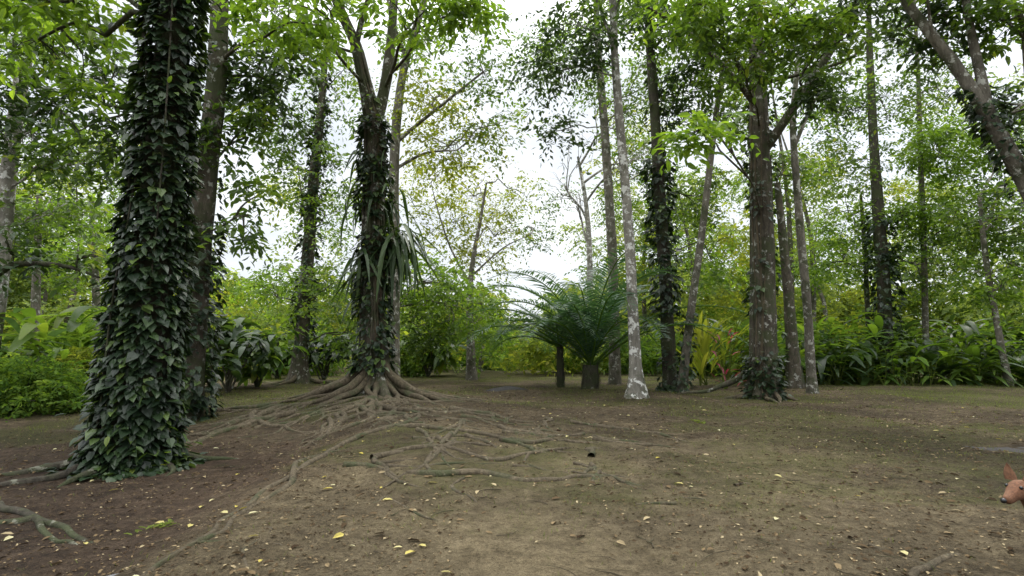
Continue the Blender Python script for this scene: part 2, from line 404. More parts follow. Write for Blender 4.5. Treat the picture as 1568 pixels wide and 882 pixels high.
# C centre buttressed tree
def exC(mt,ml,C,R):
    x,y=C[0][0],C[0][1]
    for i in range(16):
        a=-math.pi/2+rng.normal()*1.4;
        root(mt,x+.2*math.cos(a),y+.2*math.sin(a),a,rng.uniform(2.,4.2),rng.uniform(.08,.13),1,rng.uniform(.4,.95),branch=1,bury=.12,ll=.5)
    for a,l in ((3.0,1.5),(-2.8,1.3),(-.5,1.0),(3.5,1.2),(-1.9,1.1)):
        root(mt,x+.1*math.cos(a),y+.1*math.sin(a),a,2.8,.15,1,l,.15,0,.1,.65)
    for k in range(18):
        th=rng.random()*6.28;i0=0;i1=rng.integers(len(C)//2,len(C)-3)
        c=C[i0:i1:3];r=R[i0:i1:3]
        tt=th+np.cumsum(rng.normal(size=len(c))*.12)
        o=np.stack([np.cos(tt),np.sin(tt),np.zeros(len(c))],-1)
        tube(mt,c+o*(r+.03)[:,None],np.full(len(c),rng.uniform(.02,.045)),6,2,int(rng.random()<.4))
    for (px,py,s,nn) in ((545,395,.95,46),(622,365,1.1,70),(600,300,.8,34),(545,300,.7,28),(572,235,.6,26),(552,460,.6,26),(598,430,.6,22)):
        c=P(px,py,17);cc=C[np.argmin(np.linalg.norm(C-c,axis=1))];c=c*.7+cc*.3
        th=rng.random(nn)*6.28;d=np.stack([np.cos(th),np.sin(th),rng.normal(size=nn)*.35+.1],-1)
        leaves(ml,strap(.05,6,1.3,.3),c+rng.normal(size=(nn,3))*.2,d,np.tile([0,0,1.],(nn,1))+rng.normal(size=(nn,3))*.1,s*(.7+.6*rng.random(nn)),4,rng.random(nn))
make_tree('buttressed_fig_tree',[(575,628,17),(574,600,17),(573,560,17),(571,480,17),(572,380,17),(573,280,17),(574,200,17),(560,130,17),(545,70,16.8),(515,0,16.5),(470,-120,16)],
  [.9,.6,.40,.32,.30,.28,.27,.20,.17,.14,.1],B_BRN,LM,n=30,flute=(7,.8,.4,.4),extra=exC,dens=1.05,
  limbs=[([(576,205,17),(592,120,17),(600,50,17),(607,-30,17),(640,-160,16)],.2,.1),([(545,70,16.8),(560,10,16.3),(590,-60,16)],.1,.06)],
  ivyspec=[dict(n=5500,size=.18,z0=1.0,z1=8.8,out=.09,patch=.28),dict(n=900,size=.18,z0=.9,z1=9.5,out=.14,patch=.4,mat=0)],
  crowns=[((640,15,14),100,30,20,near,.06,2),((480,10,14),90,30,15,near,.06,2),((570,-90,15),200,60,34,mid,.08,2),((710,5,14),50,30,8,near,.05,2),((430,60,17),60,60,14,mid,.05,0)])
# C2 pale tree behind
make_tree('pale_barked_tree',[(600,570,24),(602,520,24),(604,380,24),(603,280,24),(608,180,24),(622,90,24),(650,0,24),(670,-80,24)],
  [.38,.28,.24,.22,.20,.17,.14,.1],B_GREY,LM,dens=1.0,
  limbs=[([(606,220,24),(640,190,24),(690,150,23),(740,110,23)],.10,.04),([(604,250,24),(650,235,24),(700,230,23)],.08,.03),([(622,90,24),(600,30,24),(590,-20,24)],.1,.05)],
  crowns=[((665,150,24),60,45,26,fine,.05,3),((740,110,23),55,45,18,fine,.04,0),((700,220,24),70,40,28,fine,.04,3),((650,60,24),60,50,22,fine,.05,2),((760,190,24),40,40,12,fine,.03,0),((640,-60,24),140,60,30,mid,.06,0),((720,40,24),40,35,10,fine,.04,0)])
# D
def exD(mt,ml,C,R):
    for i in range(9):
        a=rng.random()*6.28;root(mt,C[0][0],C[0][1],a,rng.uniform(1.5,3),.12,1,.5,branch=1,bury=.1)
make_tree('mossy_tree',[(458,589,27),(459,560,27),(466,470,27),(473,380,27),(480,280,27),(490,180,27),(500,60,27)],
  [.6,.36,.30,.28,.25,.2,.12],B_BRN,LM,extra=exD,flute=(5,.8,.3,0),
  ivyspec=[dict(n=1500,size=.24,z0=1.5,out=.1,patch=.3)],
  crowns=[((425,455,27),55,50,26,mid,.06,2),((510,440,26),45,45,18,mid,.05,0),((470,260,27),60,60,36,mid,.06,0),((505,130,27),60,60,26,fine,.06,0),((540,510,27),40,35,18,mid,.04,0),((410,170,26),60,50,22,fine,.04,0),((500,340,27),40,40,18,fine,.04,2)])
# low leafy tree between centre trees
make_tree('broadleaf_tree',[(722,568,31),(721,530,31),(719,460,31),(724,400,31),(735,340,31),(745,280,31)],
  [.34,.22,.17,.13,.09,.05],B_GREY,LM,dens=1.,
  limbs=[([(720,470,31),(690,440,30),(640,435,28),(610,470,27)],.1,.04),([(719,430,31),(690,380,31),(670,320,31),(660,280,31)],.07,.02),([(722,420,31),(770,380,31),(810,360,31)],.06,.02)],
  crowns=[((640,430,28),60,40,44,mid,.05,2),((690,470,28),70,50,60,mid,.05,2),((640,500,29),60,35,38,mid,.05,0),((750,480,33),35,45,24,mid,.04,2),((725,300,33),60,50,28,fine,.05,3),((670,270,32),50,45,22,fine,.04,3),((790,290,34),40,30,12,fine,.04,3),((815,350,36),30,30,14,fine,.04,0),((760,360,34),50,40,20,fine,.04,3),((730,390,33),50,25,20,fine,.04,3),((680,340,32),60,40,26,fine,.04,3)])
# E slender pale
make_tree('slender_pale_tree',[(975,616,18.6),(975,598,18.6),(973,560,18.6),(969,480,18.6),(964,380,18.6),(957,280,18.6),(948,180,18.6),(941,80,18.6),(938,0,18.6),(930,-150,18.6)],
  [.42,.30,.20,.175,.165,.155,.145,.13,.12,.08],B_PALE,LM,n=16,flute=(5,.4,.15,0),
  limbs=[([(941,80,18.6),(925,30,18.4),(905,-20,18)],.07,.04)],
  crowns=[((890,40,18),60,45,20,fine,.04,4),((850,110,19),40,40,13,fine,.03,4),((960,-20,18),90,50,24,fine,.04,0),((860,200,20),30,25,7,fine,.02,4)])
# F
make_tree('tall_thin_tree',[(941,580,28),(941,540,28),(938,400,28),(930,260,28),(922,150,28),(915,60,28),(910,-60,28)],
  [.34,.27,.24,.22,.2,.17,.12],B_GREY,LM,crowns=[((880,100,28),55,55,26,fine,.05,0),((930,20,28),60,40,26,fine,.05,0),((830,60,30),45,40,18,fine,.04,0),((960,170,28),35,40,14,fine,.04,0),((1000,130,27),35,50,20,fine,.04,0)])
# G ivy mid
make_tree('ivy_clad_tree',[(1026,595,23),(1025,570,23),(1020,450,23),(1012,330,23),(1005,210,23),(996,80,23),(990,-40,23)],
  [.38,.30,.26,.24,.22,.19,.14],B_DARK,LM,ivyspec=[dict(n=2300,size=.24,z0=3,z1=9.5,out=.16,patch=.1),dict(n=1300,size=.2,out=.08,patch=.45)],
  crowns=[((1040,40,22),60,50,28,mid,.05,0),((985,10,22),50,35,14,mid,.05,4),((1050,140,23),40,50,22,mid,.04,4),((1070,300,25),40,45,20,mid,.03,0),((1085,390,27),40,50,22,mid,.03,2)])
# H leaning
make_tree('leaning_tree',[(1044,597,22),(1048,560,22),(1060,460,22),(1073,370,22),(1085,270,22),(1096,180,22),(1108,90,22)],
  [.24,.17,.15,.14,.13,.11,.08],B_GREY,LM,ivyspec=[dict(n=700,size=.17,z1=3,out=.07,patch=.2)],
  crowns=[((1110,90,21),50,50,24,mid,.04,0),((1120,180,24),40,50,20,mid,.04,0)])
# I big right tree
def exI(mt,ml,C,R):
    x,y=C[0][0],C[0][1]
    for a in (-2.9,2.9,-1.2,-.3,.6,-2.0): root(mt,x+.2*math.cos(a),y+.2*math.sin(a),a,rng.uniform(.8,1.6),.09,1,.3,branch=1,bury=.2)
    root(mt,x-.1,y+1.,2.9,2.4,.13,0,.9,.1,0,.1,.9)
    for k in range(14):
        th=rng.random()*6.28;i1=rng.integers(len(C)//3,len(C)-6)
        c=C[0:i1:3];r=R[0:i1:3];tt=th+np.cumsum(rng.normal(size=len(c))*.15)
        o=np.stack([np.cos(tt),np.sin(tt),np.zeros(len(c))],-1)
        tube(mt,c+o*(r+.02)[:,None],np.full(len(c),rng.uniform(.015,.035)),6,2,int(rng.random()<.5))
    n=520;th=rng.random(n)*6.28;pos=np.stack([x+np.cos(th)*.52,y+np.sin(th)*.52,rng.random(n)**1.5*1.4+zat(x,y)+.05],-1);pos+=rng.normal(size=pos.shape)*.08
    d=np.stack([np.cos(th),np.sin(th),-.4*np.ones(n)],-1)+rng.normal(size=(n,3))*.3
    leaves(ml,T_HEART,pos,d,np.tile([0,0,1.],(n,1))+rng.normal(size=(n,3))*.3,.17,1,rng.random(n))
make_tree('lichen_barked_tree',[(1171,612,18.8),(1170,590,18.8),(1169,520,18.8),(1168,420,18.8),(1166,320,18.8),(1163,220,18.8),(1160,130,18.8),(1157,30,18.8),(1150,-120,18.8)],
  [.62,.46,.40,.37,.34,.32,.27,.22,.15],B_BRN,LM,n=22,flute=(6,.5,.25,1),extra=exI,
  limbs=[([(1170,235,18.8),(1205,180,18.4),(1255,105,18),(1300,30,17.5),(1335,-40,17)],.17,.09),([(1160,170,18.8),(1120,115,18.2),(1060,55,17.5),(990,10,17)],.12,.05),([(1255,105,18),(1290,95,18),(1330,60,17.5)],.07,.03)],
  ivyspec=[dict(n=1800,size=.17,z0=2,out=.08,patch=.52)],
  crowns=[((1100,30,15),70,30,16,near,.05,0),((1190,20,15),70,35,16,near,.05,2),((1270,50,15),60,40,13,near,.05,0),((1140,110,16),50,40,12,near,.04,0),((1250,130,17),40,30,9,near,.04,4),((1070,200,12),50,22,8,near,.03,2),((1050,10,14),50,30,10,near,.04,2),((1220,-90,15),240,60,30,mid,.06,0),((1330,10,16),60,30,12,near,.04,4)])
# J
make_tree('strangler_vine_tree',[(1216,578,24),(1214,540,24),(1206,440,24),(1198,360,24),(1190,280,24)],[.34,.24,.20,.17,.13],B_BRN,LM,flute=(5,1.2,.5,0),
  crowns=[((1200,260,25),40,50,22,mid,.04,0)])
make_tree('slender_grey_tree',[(1244,598,21),(1242,570,21),(1236,470,21),(1226,360,21),(1218,260,21),(1214,180,21),(1222,90,21)],[.26,.17,.15,.145,.13,.11,.08],B_GREY,LM,
  limbs=[([(1215,220,21),(1235,180,21),(1255,140,20.5)],.08,.04)],crowns=[((1260,120,22),40,40,16,mid,.03,0),((1215,60,22),50,40,20,mid,.03,4)])
# K top right leaning double tree (base out of frame)
make_tree('leaning_lichen_tree',[(1700,640,13),(1670,500,13),(1600,340,13),(1555,250,13),(1505,165,13.2),(1455,90,13.4),(1400,20,13.6),(1340,-60,13.8)],
  [.30,.24,.21,.18,.15,.13,.11,.08],B_GREY,LM,
  limbs=[([(1520,190,13.2),(1500,110,13.2),(1485,40,13.2),(1470,-60,13.2)],.13,.07),([(1455,90,13.4),(1430,60,13.4),(1420,0,13)],.06,.03),([(1600,340,13),(1575,120,13),(1560,20,13),(1500,-20,13)],.1,.05)],
  ivyspec=[dict(n=2200,size=.16,z0=3.5,z1=8,out=.09,patch=.3)],
  crowns=[((1420,40,14),60,35,14,near,.04,4),((1530,30,13),50,40,16,near,.04,0),((1470,-60,13),160,50,24,near,.05,0),((1545,170,15),30,30,9,near,.03,4)])
# L M right background trunks
make_tree('vine_draped_tree',[(1358,572,29),(1357,540,29),(1353,440,29),(1345,330,29),(1338,220,29),(1332,90,29),(1330,0,29)],[.4,.33,.32,.28,.22,.17,.1],B_DARK,LM,
  ivyspec=[dict(n=2600,size=.25,z0=2,z1=8.5,out=.2)],crowns=[((1300,250,30),60,45,34,fine,.05,0),((1350,150,29),50,60,28,fine,.05,0),((1390,330,29),40,35,24,mid,.04,2),((1300,330,31),50,40,30,mid,.04,2),((1290,170,30),35,40,14,fine,.04,4),((1340,60,29),60,40,16,fine,.04,0)])
make_tree('slim_forest_tree',[(1419,572,29),(1418,540,29),(1415,400,29),(1410,260,29),(1406,120,29),(1400,0,29)],[.2,.15,.14,.13,.1,.07],B_GREY,LM,
  crowns=[((1445,235,28),55,50,60,mid,.05,2),((1440,130,29),60,45,24,fine,.05,0),((1480,330,28),60,50,44,mid,.05,2),((1420,60,30),60,40,16,fine,.05,4),((1400,400,29),50,40,26,mid,.04,0)])
make_tree('slim_forest_tree',[(1332,572,31),(1331,540,31),(1325,400,31),(1318,300,31)],[.18,.13,.12,.08],B_BRN,LM,crowns=[((1290,400,31),60,35,36,mid,.05,2)])
make_tree('slim_forest_tree',[(1545,580,25),(1535,540,25),(1510,400,25),(1500,300,25)],[.18,.13,.12,.08],B_GREY,LM,crowns=[((1530,330,25),60,60,42,mid,.05,0),((1540,430,25),60,40,32,mid,.05,2),((1550,220,26),50,45,26,mid,.05,2)])
# P bare pale tree
def bare(mt,ml,C,R):
    def rec(p,d,L,r,k):
        e=p+d*L;limb(mt,p,e,r,r*.55,0,.12,5,3)
        if k>0:
            for i in range(3):
                nd=norm(d+rng.normal(size=3)*.5+np.array([0,0,.1]));rec(p+d*L*rng.uniform(.6,1),nd,L*rng.uniform(.5,.8),r*.5,k-1)
    for f in (.55,.65,.75,.85,.98):
        i=int(f*(len(C)-1));d=norm(rng.normal(size=3)*np.array([1,1,.2])+np.array([0,0,.9]));rec(C[i],d,3.2,.09,3)
make_tree('bare_tree',[(902,560,38),(902,520,38),(903,400,38),(897,310,38),(885,240,38)],[.35,.24,.2,.15,.08],B_PALE,LM,extra=bare,crowns=[((850,300,40),30,25,10,fine,.03,0)])
# N left pale
make_tree('pale_barked_tree',[(-30,610,19),(-22,580,19),(0,420,19),(14,260,19),(30,140,19),(45,50,19),(60,-60,19)],[.34,.28,.25,.23,.22,.2,.15],B_PALE,LM,
  crowns=[((50,200,18),60,60,28,mid,.05,4),((130,250,18),60,50,24,mid,.05,0),((100,90,18),70,60,28,mid,.05,0),((20,60,17),50,60,16,mid,.05,2),((60,330,20),80,40,26,mid,.04,0)])
make_tree('crooked_branch_tree',[(-90,620,15),(-75,560,15),(-40,460,15),(10,410,15),(60,404,15),(110,410,15),(152,425,15)],[.2,.15,.12,.09,.07,.05,.03],B_DARK,LM,crowns=[((120,390,15),40,25,6,near,.02,0),((20,380,15),40,30,6,near,.02,4)])
make_tree('slim_forest_tree',[(52,590,24),(52,560,24),(56,420,24),(60,300,24)],[.25,.18,.16,.1],B_GREY,LM,crowns=[((90,320,24),60,40,22,mid,.04,2)])
make_tree('slim_forest_tree',[(150,580,27),(150,560,27),(146,420,27),(140,300,27)],[.25,.18,.16,.1],B_GREY,LM,crowns=[((120,400,27),60,40,28,mid,.04,2)])

# ---------- ground roots network
mr=MB()
cx,cy=P(575,628,17)[:2]
for i in range(40):
    a=-math.pi/2+rng.uniform(-1.0,.7)
    s=rng.uniform(.8,4.0);root(mr,cx+math.cos(a)*s+rng.normal()*.4,cy+math.sin(a)*s,a+.15+rng.normal()*.3,rng.uniform(2,5.),rng.uniform(.04,.085),0,0,.5,2,.1)
for i in range(40):
    x=rng.uniform(-3.2,1.8);y=rng.uniform(7.6,13);root(mr,x,y,rng.uniform(-1.6,.6)-rng.choice([0,.6]),rng.uniform(.8,2.8),rng.uniform(.018,.055),0,0,.6,1,.12)
for i in range(8):
    x=rng.uniform(-3.5,4);y=rng.uniform(4.5,8);root(mr,x,y,rng.uniform(-3,3),rng.uniform(.4,1.0),rng.uniform(.008,.016),0,0,.5,1,.12)
root_path(mr,[(625,728),(680,733),(740,727),(800,740),(860,737),(920,733),(965,735)],.06,.025)
root_path(mr,[(690,745),(720,765),(735,775)],.03,.015)
root_path(mr,[(640,640),(560,672),(500,700),(440,730),(380,765),(330,800),(250,850),(180,900)],.06,.02)
root_path(mr,[(520,690),(450,722),(400,760),(350,800),(320,820),(290,828)],.045,.02)
root_path(mr,[(378,800),(388,830),(380,865),(400,900)],.016,.012)
root_path(mr,[(555,770),(590,762),(640,790),(690,800)],.02,.01)
root_path(mr,[(600,700),(680,700),(760,712),(830,700),(880,690)],.055,.025)
root_path(mr,[(580,660),(650,668),(720,676),(800,690),(850,683)],.06,.03)
root_path(mr,[(0,735),(40,745),(100,760),(150,778)],.06,.03,1)
root_path(mr,[(0,755),(60,752),(90,775),(130,785)],.05,.02,1)
root_path(mr,[(1395,890),(1420,872),(1450,850),(1470,842)],.03,.02)
mr.build('surface_tree_roots',[B_ROOT,B_DARK])

# ---------- cycad / palms
def fronds(mb,c,n,L,elev,mat=0,leafl=.42,stem=1,dense=54,az0=0,spread=6.283):
    for i in range(n):
        az=az0+spread*(i+rng.random()*.8)/n;el=math.radians(rng.uniform(*elev));LL=L*rng.uniform(.75,1.1)
        k=9;pts=[np.array(c)+rng.normal(size=3)*.06];a=el
        for j in range(k):
            a-=math.radians(rng.uniform(7,12))*(.35+j*.17)
            pts.append(pts[-1]+np.array([math.cos(az)*math.cos(a),math.sin(az)*math.cos(a),math.sin(a)])*LL/k)
        C,R=tube(mb,pts,np.linspace(.045,.012,k+1),4,3,stem,0)
        T=norm(np.gradient(C,axis=0));tt=np.linspace(.08,.99,dense)*(len(C)-1);ii=np.clip(tt.astype(int),0,len(C)-2);f=(tt-ii)[:,None]
        pos=C[ii]*(1-f)+C[ii+1]*f;tg=T[ii];sd=norm(np.cross(tg,[0,0,1.]));up=np.cross(sd,tg)
        ln=leafl*np.sin(np.clip(np.linspace(.12,1,dense),0,1)*math.pi*.93)**.6+.04
        for s in (1,-1):
            leaves(mb,T_NEEDLE,pos,sd*s*.85+tg*.5+up*.15+rng.normal(size=pos.shape)*.07,up+rng.normal(size=pos.shape)*.1,ln,mat,np.clip(rng.random()*.4+rng.random(dense)*.6,0,1))
L_CYC=leafmat('leaf_cycad',[(0,(.022,.055,.03)),(.6,(.048,.10,.05)),(1,(.11,.18,.085))],.28,(1.8,1.9,.9),rough=.35)
def palm(name,px,py,Y,hh,n,L,elev,leafl=.42,r=.28,lm=L_CYC):
    b=P(px,py,Y);z=zat(b[0],b[1]);e=empty(name,(b[0],b[1],z));mb=MB()
    tube(mb,[(b[0],b[1],z-.1),(b[0],b[1],z+hh*.5),(b[0],b[1],z+hh)],[r*1.1,r,r*.9],12,4,0,.3)
    n2=120;th=rng.random(n2)*6.28;pos=np.stack([b[0]+np.cos(th)*r,b[1]+np.sin(th)*r,z+rng.random(n2)*hh],-1)
    leaves(mb,T_NEEDLE,pos,np.stack([np.cos(th)*.5,np.sin(th)*.5,np.ones(n2)],-1),np.stack([np.cos(th),np.sin(th),0*th],-1),.3,0,.5)
    mb.build('stem',[B_DARK],e)
    ml=MB();fronds(ml,(b[0],b[1],z+hh),n,L,elev,0,leafl);ml.build('fronds',[lm,L_BUSH],e)
palm('cycad_palm',905,585,23.5,1.0,30,7.0,(42,82),.75,.34)
palm('cycad_palm',858,577,24.5,1.7,16,4.6,(25,62),.6,.16)
palm('palm_plant',95,560,24,1.2,16,3.4,(20,80),.6,.15,L_BUSH)
palm('palm_plant',1180,560,26,.8,14,3.,(30,85),.6,.12,L_BUSH)

# ---------- understory
def paddles(mb,pts,n,size,h,mat=0,t=T_PADDLE,up=.8):
    for (x,y) in pts:
        z=zat(x,y);th=rng.random(n)*6.28;hh=h*rng.random(n)**.8
        o=np.stack([np.cos(th),np.sin(th),0*th],-1)
        pos=np.array([x,y,z])+o*(.12+.15*rng.random((n,1)))*(1+h*.4)+np.stack([0*th,0*th,hh],-1)
        d=o*rng.uniform(.4,1.1,(n,1))+np.stack([0*th,0*th,up*(.3+rng.random(n))],-1)
        leaves(mb,t,pos,d,np.stack([0*th,0*th,1+0*th],-1)-o*.3+rng.normal(size=(n,3))*.1,size*(.6+.7*rng.random(n)),mat,np.clip(rng.random()*.5+rng.random(n)*.5,0,1),True)
        for k in range(3):
            j=rng.integers(n);tube(mb,[(x,y,z-.05),tuple((np.array([x,y,z])+pos[j])/2+rng.normal(size=3)*.04),tuple(pos[j])],[.025,.02,.015],4,2,1,0)
UM=[L_BUSH,L_GRS,L_DRK,L_MID,L_BRI]
mb=MB()
for i in range(250):
    x=rng.uniform(11.2,27);f=rng.random();y=25.2+f*5.5+1.2*float(fbm(x/2,0,3))
    paddles(mb,[(x,y)],9,rng.uniform(.8,1.4),rng.uniform(.6,1.6)+2.2*f,int(rng.choice([0,2,3,4],p=[.35,.3,.3,.05])),strap(rng.uniform(.07,.13),6,rng.uniform(.4,.9),.35))
mb.build('heliconia_thicket',UM)
mb=MB()
for px in np.linspace(1020,1160,16): paddles(mb,[G(px+rng.normal()*6,578+rng.normal()*3)+np.array([0,2+rng.random()*3])],10,1.1,1.6,int(rng.choice([0,3])))
mb.build('ginger_thicket',UM)
mb=MB();c=P(1085,565,25.5);
for q in range(4): paddles(mb,[(c[0]+rng.normal()*.4,c[1]+rng.normal()*.4)],18,1.7,2.1,4,strap(.05,6,.35,.4),2.2)
mb.build('bright_strap_leaf_plant',[L_BUSH,L_GRS,L_DRK,L_MID,L_YEL])
mb=MB();c=P(1108,575,23.5);paddles(mb,[(c[0],c[1]),(c[0]+.2,c[1]+.2)],9,.5,2.2,0,strap(.09,5,.5,.3),1.6);mb.build('red_cordyline_plant',[L_RED,L_GRS])
def shrub(name,px,py,Y,w,h,nc,lf,mats,mat=0,paddle=False):
    b=P(px,py,Y);z=zat(b[0],b[1]);mb=MB()
    if paddle:
        for i in range(9):
            a=rng.random()*6.28;e=np.array([b[0]+math.cos(a)*w*.5,b[1]+math.sin(a)*w*.4,z+h*rng.uniform(.4,.9)])
            limb(mb,(b[0],b[1],z-.05),e,.05,.02,1)
            n=26;th=rng.random(n)*6.28;o=np.stack([np.cos(th),np.sin(th),rng.normal(size=n)*.3+.1],-1)
            leaves(mb,strap(.2,5,.6,.25),e+o*.1+rng.normal(size=(n,3))*.3,o,np.tile([0,0,1.],(n,1))+rng.normal(size=(n,3))*.2,lf*(.6+.6*rng.random(n)),0,rng.random(n),True)
    else:
        d=norm(rng.normal(size=(nc,3)))*(rng.random((nc,1))**.4);d[:,2]=np.abs(d[:,2])
        cl=np.array([b[0],b[1],z])+d*np.array([w,w*.7,h])
        for c in cl[:40]: limb(mb,(b[0]+rng.normal()*.1,b[1]+rng.normal()*.1,z-.05),c,.025,.006,1,.12,4,3)
        foliage(mb,cl,mat=0,**lf)
    mb.build(name,mats)
shrub('large_leaf_shrub',350,585,21,2.0,2.7,0,.7,[L_DRK,B_BRN],paddle=True)
shrub('large_leaf_shrub',395,580,24,1.5,2.4,0,.7,[L_MID,B_BRN],paddle=True)
shrub('large_leaf_shrub',300,580,23,1.2,2.2,0,.7,[L_MID,B_BRN],paddle=True)
shrub('large_leaf_shrub',495,572,30,1.6,2.2,0,.8,[L_DRK,B_BRN],paddle=True)
shrub('large_leaf_shrub',655,562,34,1.8,2.6,0,.8,[L_MID,B_BRN],paddle=True)
shrub('large_leaf_shrub',425,570,32,1.4,2.0,0,.7,[L_BUSH,B_BRN],paddle=True)
sm=dict(nsp=8,nl=9,L=.5,size=.14)
shrub('leafy_bush',40,610,15,1.7,1.5,130,sm,[L_BUSH,B_BRN])
shrub('leafy_bush',-60,600,15,1.8,1.6,110,sm,[L_BUSH,B_BRN])
shrub('leafy_bush',130,585,20,1.6,1.6,90,sm,[L_YEL,B_BRN])
shrub('leafy_bush',1290,560,32,1.8,4.6,60,dict(nsp=6,nl=7,L=.8,size=.3),[L_YEL,B_BRN])
mb=MB()
for (px,Y) in ((20,19.5),(70,20),(120,22),(-40,19),(10,22),(45,20.5),(95,19.5)): 
    c=P(px,570,Y);paddles(mb,[(c[0],c[1])],15,1.8,2.6,int(rng.choice([0,3])),strap(.10,7,.7,.4),.9)
mb.build('banana_plants',UM)

# ---------- background masses
mb=MB()
def clumps_el(c,r,n):
    d=norm(rng.normal(size=(n,3)))*(rng.random((n,1))**.45);return np.array(c)+d*np.array(r)
for i in range(130):
    X=rng.uniform(-62,62);Y=rng.uniform(36,62);u=X/Y
    z=zat(X,Y)
    if -.05<u<.09: top=rng.uniform(2.,4)
    elif -.24<u<.16: top=rng.uniform(4,8)
    elif u>0: top=rng.uniform(11,23)
    else: top=rng.uniform(9,22)
    if -.54<u<-.36: top=min(top,rng.uniform(4.5,8.5))
    if rng.random()<.35:
        tube(mb,[(X,Y,z-.2),(X+rng.normal()*.5,Y,z+top*.5),(X+rng.normal()*1.2,Y,z+top*.95)],[.24,.16,.04],7,3,int(rng.choice([3,4])),.1)
    k=max(2,int(top/3.0))
    for j in range(k):
        zz=top*(.3+.7*(j+rng.random())/k)
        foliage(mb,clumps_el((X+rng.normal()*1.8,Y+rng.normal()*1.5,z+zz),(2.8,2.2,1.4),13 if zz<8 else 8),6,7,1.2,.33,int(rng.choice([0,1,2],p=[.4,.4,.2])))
mb.build('background_forest',[L_FAR_HAZE,L_BUSH,L_YEL,B_GREY,B_BRN])
mb=MB()
for i in range(200):
    X=rng.uniform(-48,52);Y=rng.uniform(34,46)+(4 if -.1<X/40<.15 else 0)
    h=rng.uniform(1.6,4.2);
    if -.08<X/Y<.07:
        h*=.4;Y+=8
    z=zat(X,Y);foliage(mb,clumps_el((X,Y,z+h*.5),(1.8,1.4,h*.55),22),6,7,.75,.27,int(rng.choice([0,1,2,3],p=[.45,.25,.15,.15])))
mb.build('undergrowth_hedge',[L_BUSH,L_MID,L_BRI,L_YEL])
mb=MB()
for i in range(340):
    a=rng.uniform(-1.1,1.1);R_=rng.uniform(66,95);X=math.sin(a)*R_;Y=math.cos(a)*R_;h=rng.uniform(4,6.5) if -.05<X/Y<.09 else rng.uniform(6,13)
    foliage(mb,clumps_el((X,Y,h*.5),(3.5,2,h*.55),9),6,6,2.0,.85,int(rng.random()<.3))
mb.build('distant_treeline',[L_FAR_HAZE,L_YEL])

# ---------- litter, grass, stones
mb=MB()
def scat(n,x0,x1,y0,y1,power=1.6):
    x=rng.uniform(x0,x1,n);y=y0+(y1-y0)*rng.random(n)**power;return x,y
n=80000;x,y=scat(n,-11,14,3.2,24);keep=vnoise(x/1.2,y/1.2,31)+.35*rng.random(n)>.5;x,y=x[keep],y[keep];n=len(x)
pos=np.stack([x,y,H(x,y)+.008],-1);th=rng.random(n)*6.28
leaves(mb,T_DIA,pos,np.stack([np.cos(th),np.sin(th),rng.normal(size=n)*.15+.1],-1),np.tile([0,0,1.],(n,1))+rng.normal(size=(n,3))*.35,.015+.045*rng.random(n)**2,0,rng.random(n))
n=2800;x,y=scat(n,-10,14,3.5,24,1.2);pos=np.stack([x,y,H(x,y)+.015],-1);th=rng.random(n)*6.28
leaves(mb,T_LEAF,pos,np.stack([np.cos(th),np.sin(th),rng.normal(size=n)*.15+.1],-1),np.tile([0,0,1.],(n,1))+rng.normal(size=(n,3))*.3,.05+.07*rng.random(n),0,rng.random(n))
mb.build('leaf_litter',[L_BRN])
mb=MB()
n=240;x,y=scat(n,-9,13,3.6,22,1.2)
sp_=[G(*q) for q in ((476,694),(185,716),(25,772),(308,745),(1047,746),(527,818),(555,683),(620,846),(1075,630),(30,830),(350,768),(585,768),(1100,661),(290,778),(255,760),(510,750),(1185,730),(655,745),(870,675),(1390,855))]
x=np.concatenate([x,[s[0] for s in sp_]]);y=np.concatenate([y,[s[1] for s in sp_]]);n=len(x)
pos=np.stack([x,y,H(x,y)+.02],-1);th=rng.random(n)*6.28
sz=.05+.06*rng.random(n);sz[-20:]=.12
leaves(mb,T_LEAF,pos,np.stack([np.cos(th),np.sin(th),.1+0*th],-1),np.tile([0,0,1.],(n,1))+rng.normal(size=(n,3))*.25,sz,0,rng.random(n))
mb.build('fallen_yellow_leaves',[L_FYEL])
mb=MB()
for i in range(520):
    x=rng.uniform(-8,11);y=3.6+16*rng.random()**1.4;a=rng.random()*6.28;L=rng.uniform(.06,.35);r=rng.uniform(.002,.006)
    p=[(x+math.cos(a+.2*k)*L*k/3,y+math.sin(a+.2*k)*L*k/3) for k in range(4)]
    tube(mb,[(q[0],q[1],zat(*q)+.012) for q in p],[r,r,r*.8,r*.4],4,1,0,0)
mb.build('fallen_twigs',[B_ROOT])
mb=MB()
n=150000;x,y=scat(n,-22,24,3.6,33,1.0)
k=rng.random(n)<(grassmask(x,y)*1.1+.05)*vnoise(x/.35,y/.35,8)*1.3;x,y=x[k],y[k];n=len(x)
th=rng.random(n)*6.28;d=np.stack([np.cos(th)*.7,np.sin(th)*.7,.5+rng.random(n)],-1)
leaves(mb,T_BLADE,np.stack([x,y,H(x,y)],-1),d,np.stack([-np.cos(th)*.5,-np.sin(th)*.5,1+0*th],-1),(.025+.04*rng.random(n))*(1+.9*sst(8,20,y)),0,rng.random(n))
for (px,py) in ((245,765),(1068,648)):
    c=G(px,py);m=40;th=rng.random(m)*6.28;q=c+rng.normal(size=(m,2))*.1
    leaves(mb,T_LEAF,np.stack([q[:,0],q[:,1],H(q[:,0],q[:,1])+.01],-1),np.stack([np.cos(th),np.sin(th),.5+0*th],-1),np.tile([0,0,1.],(m,1)),.05+.05*rng.random(m),0,rng.random(m))
mb.build('grass',[L_GRS])

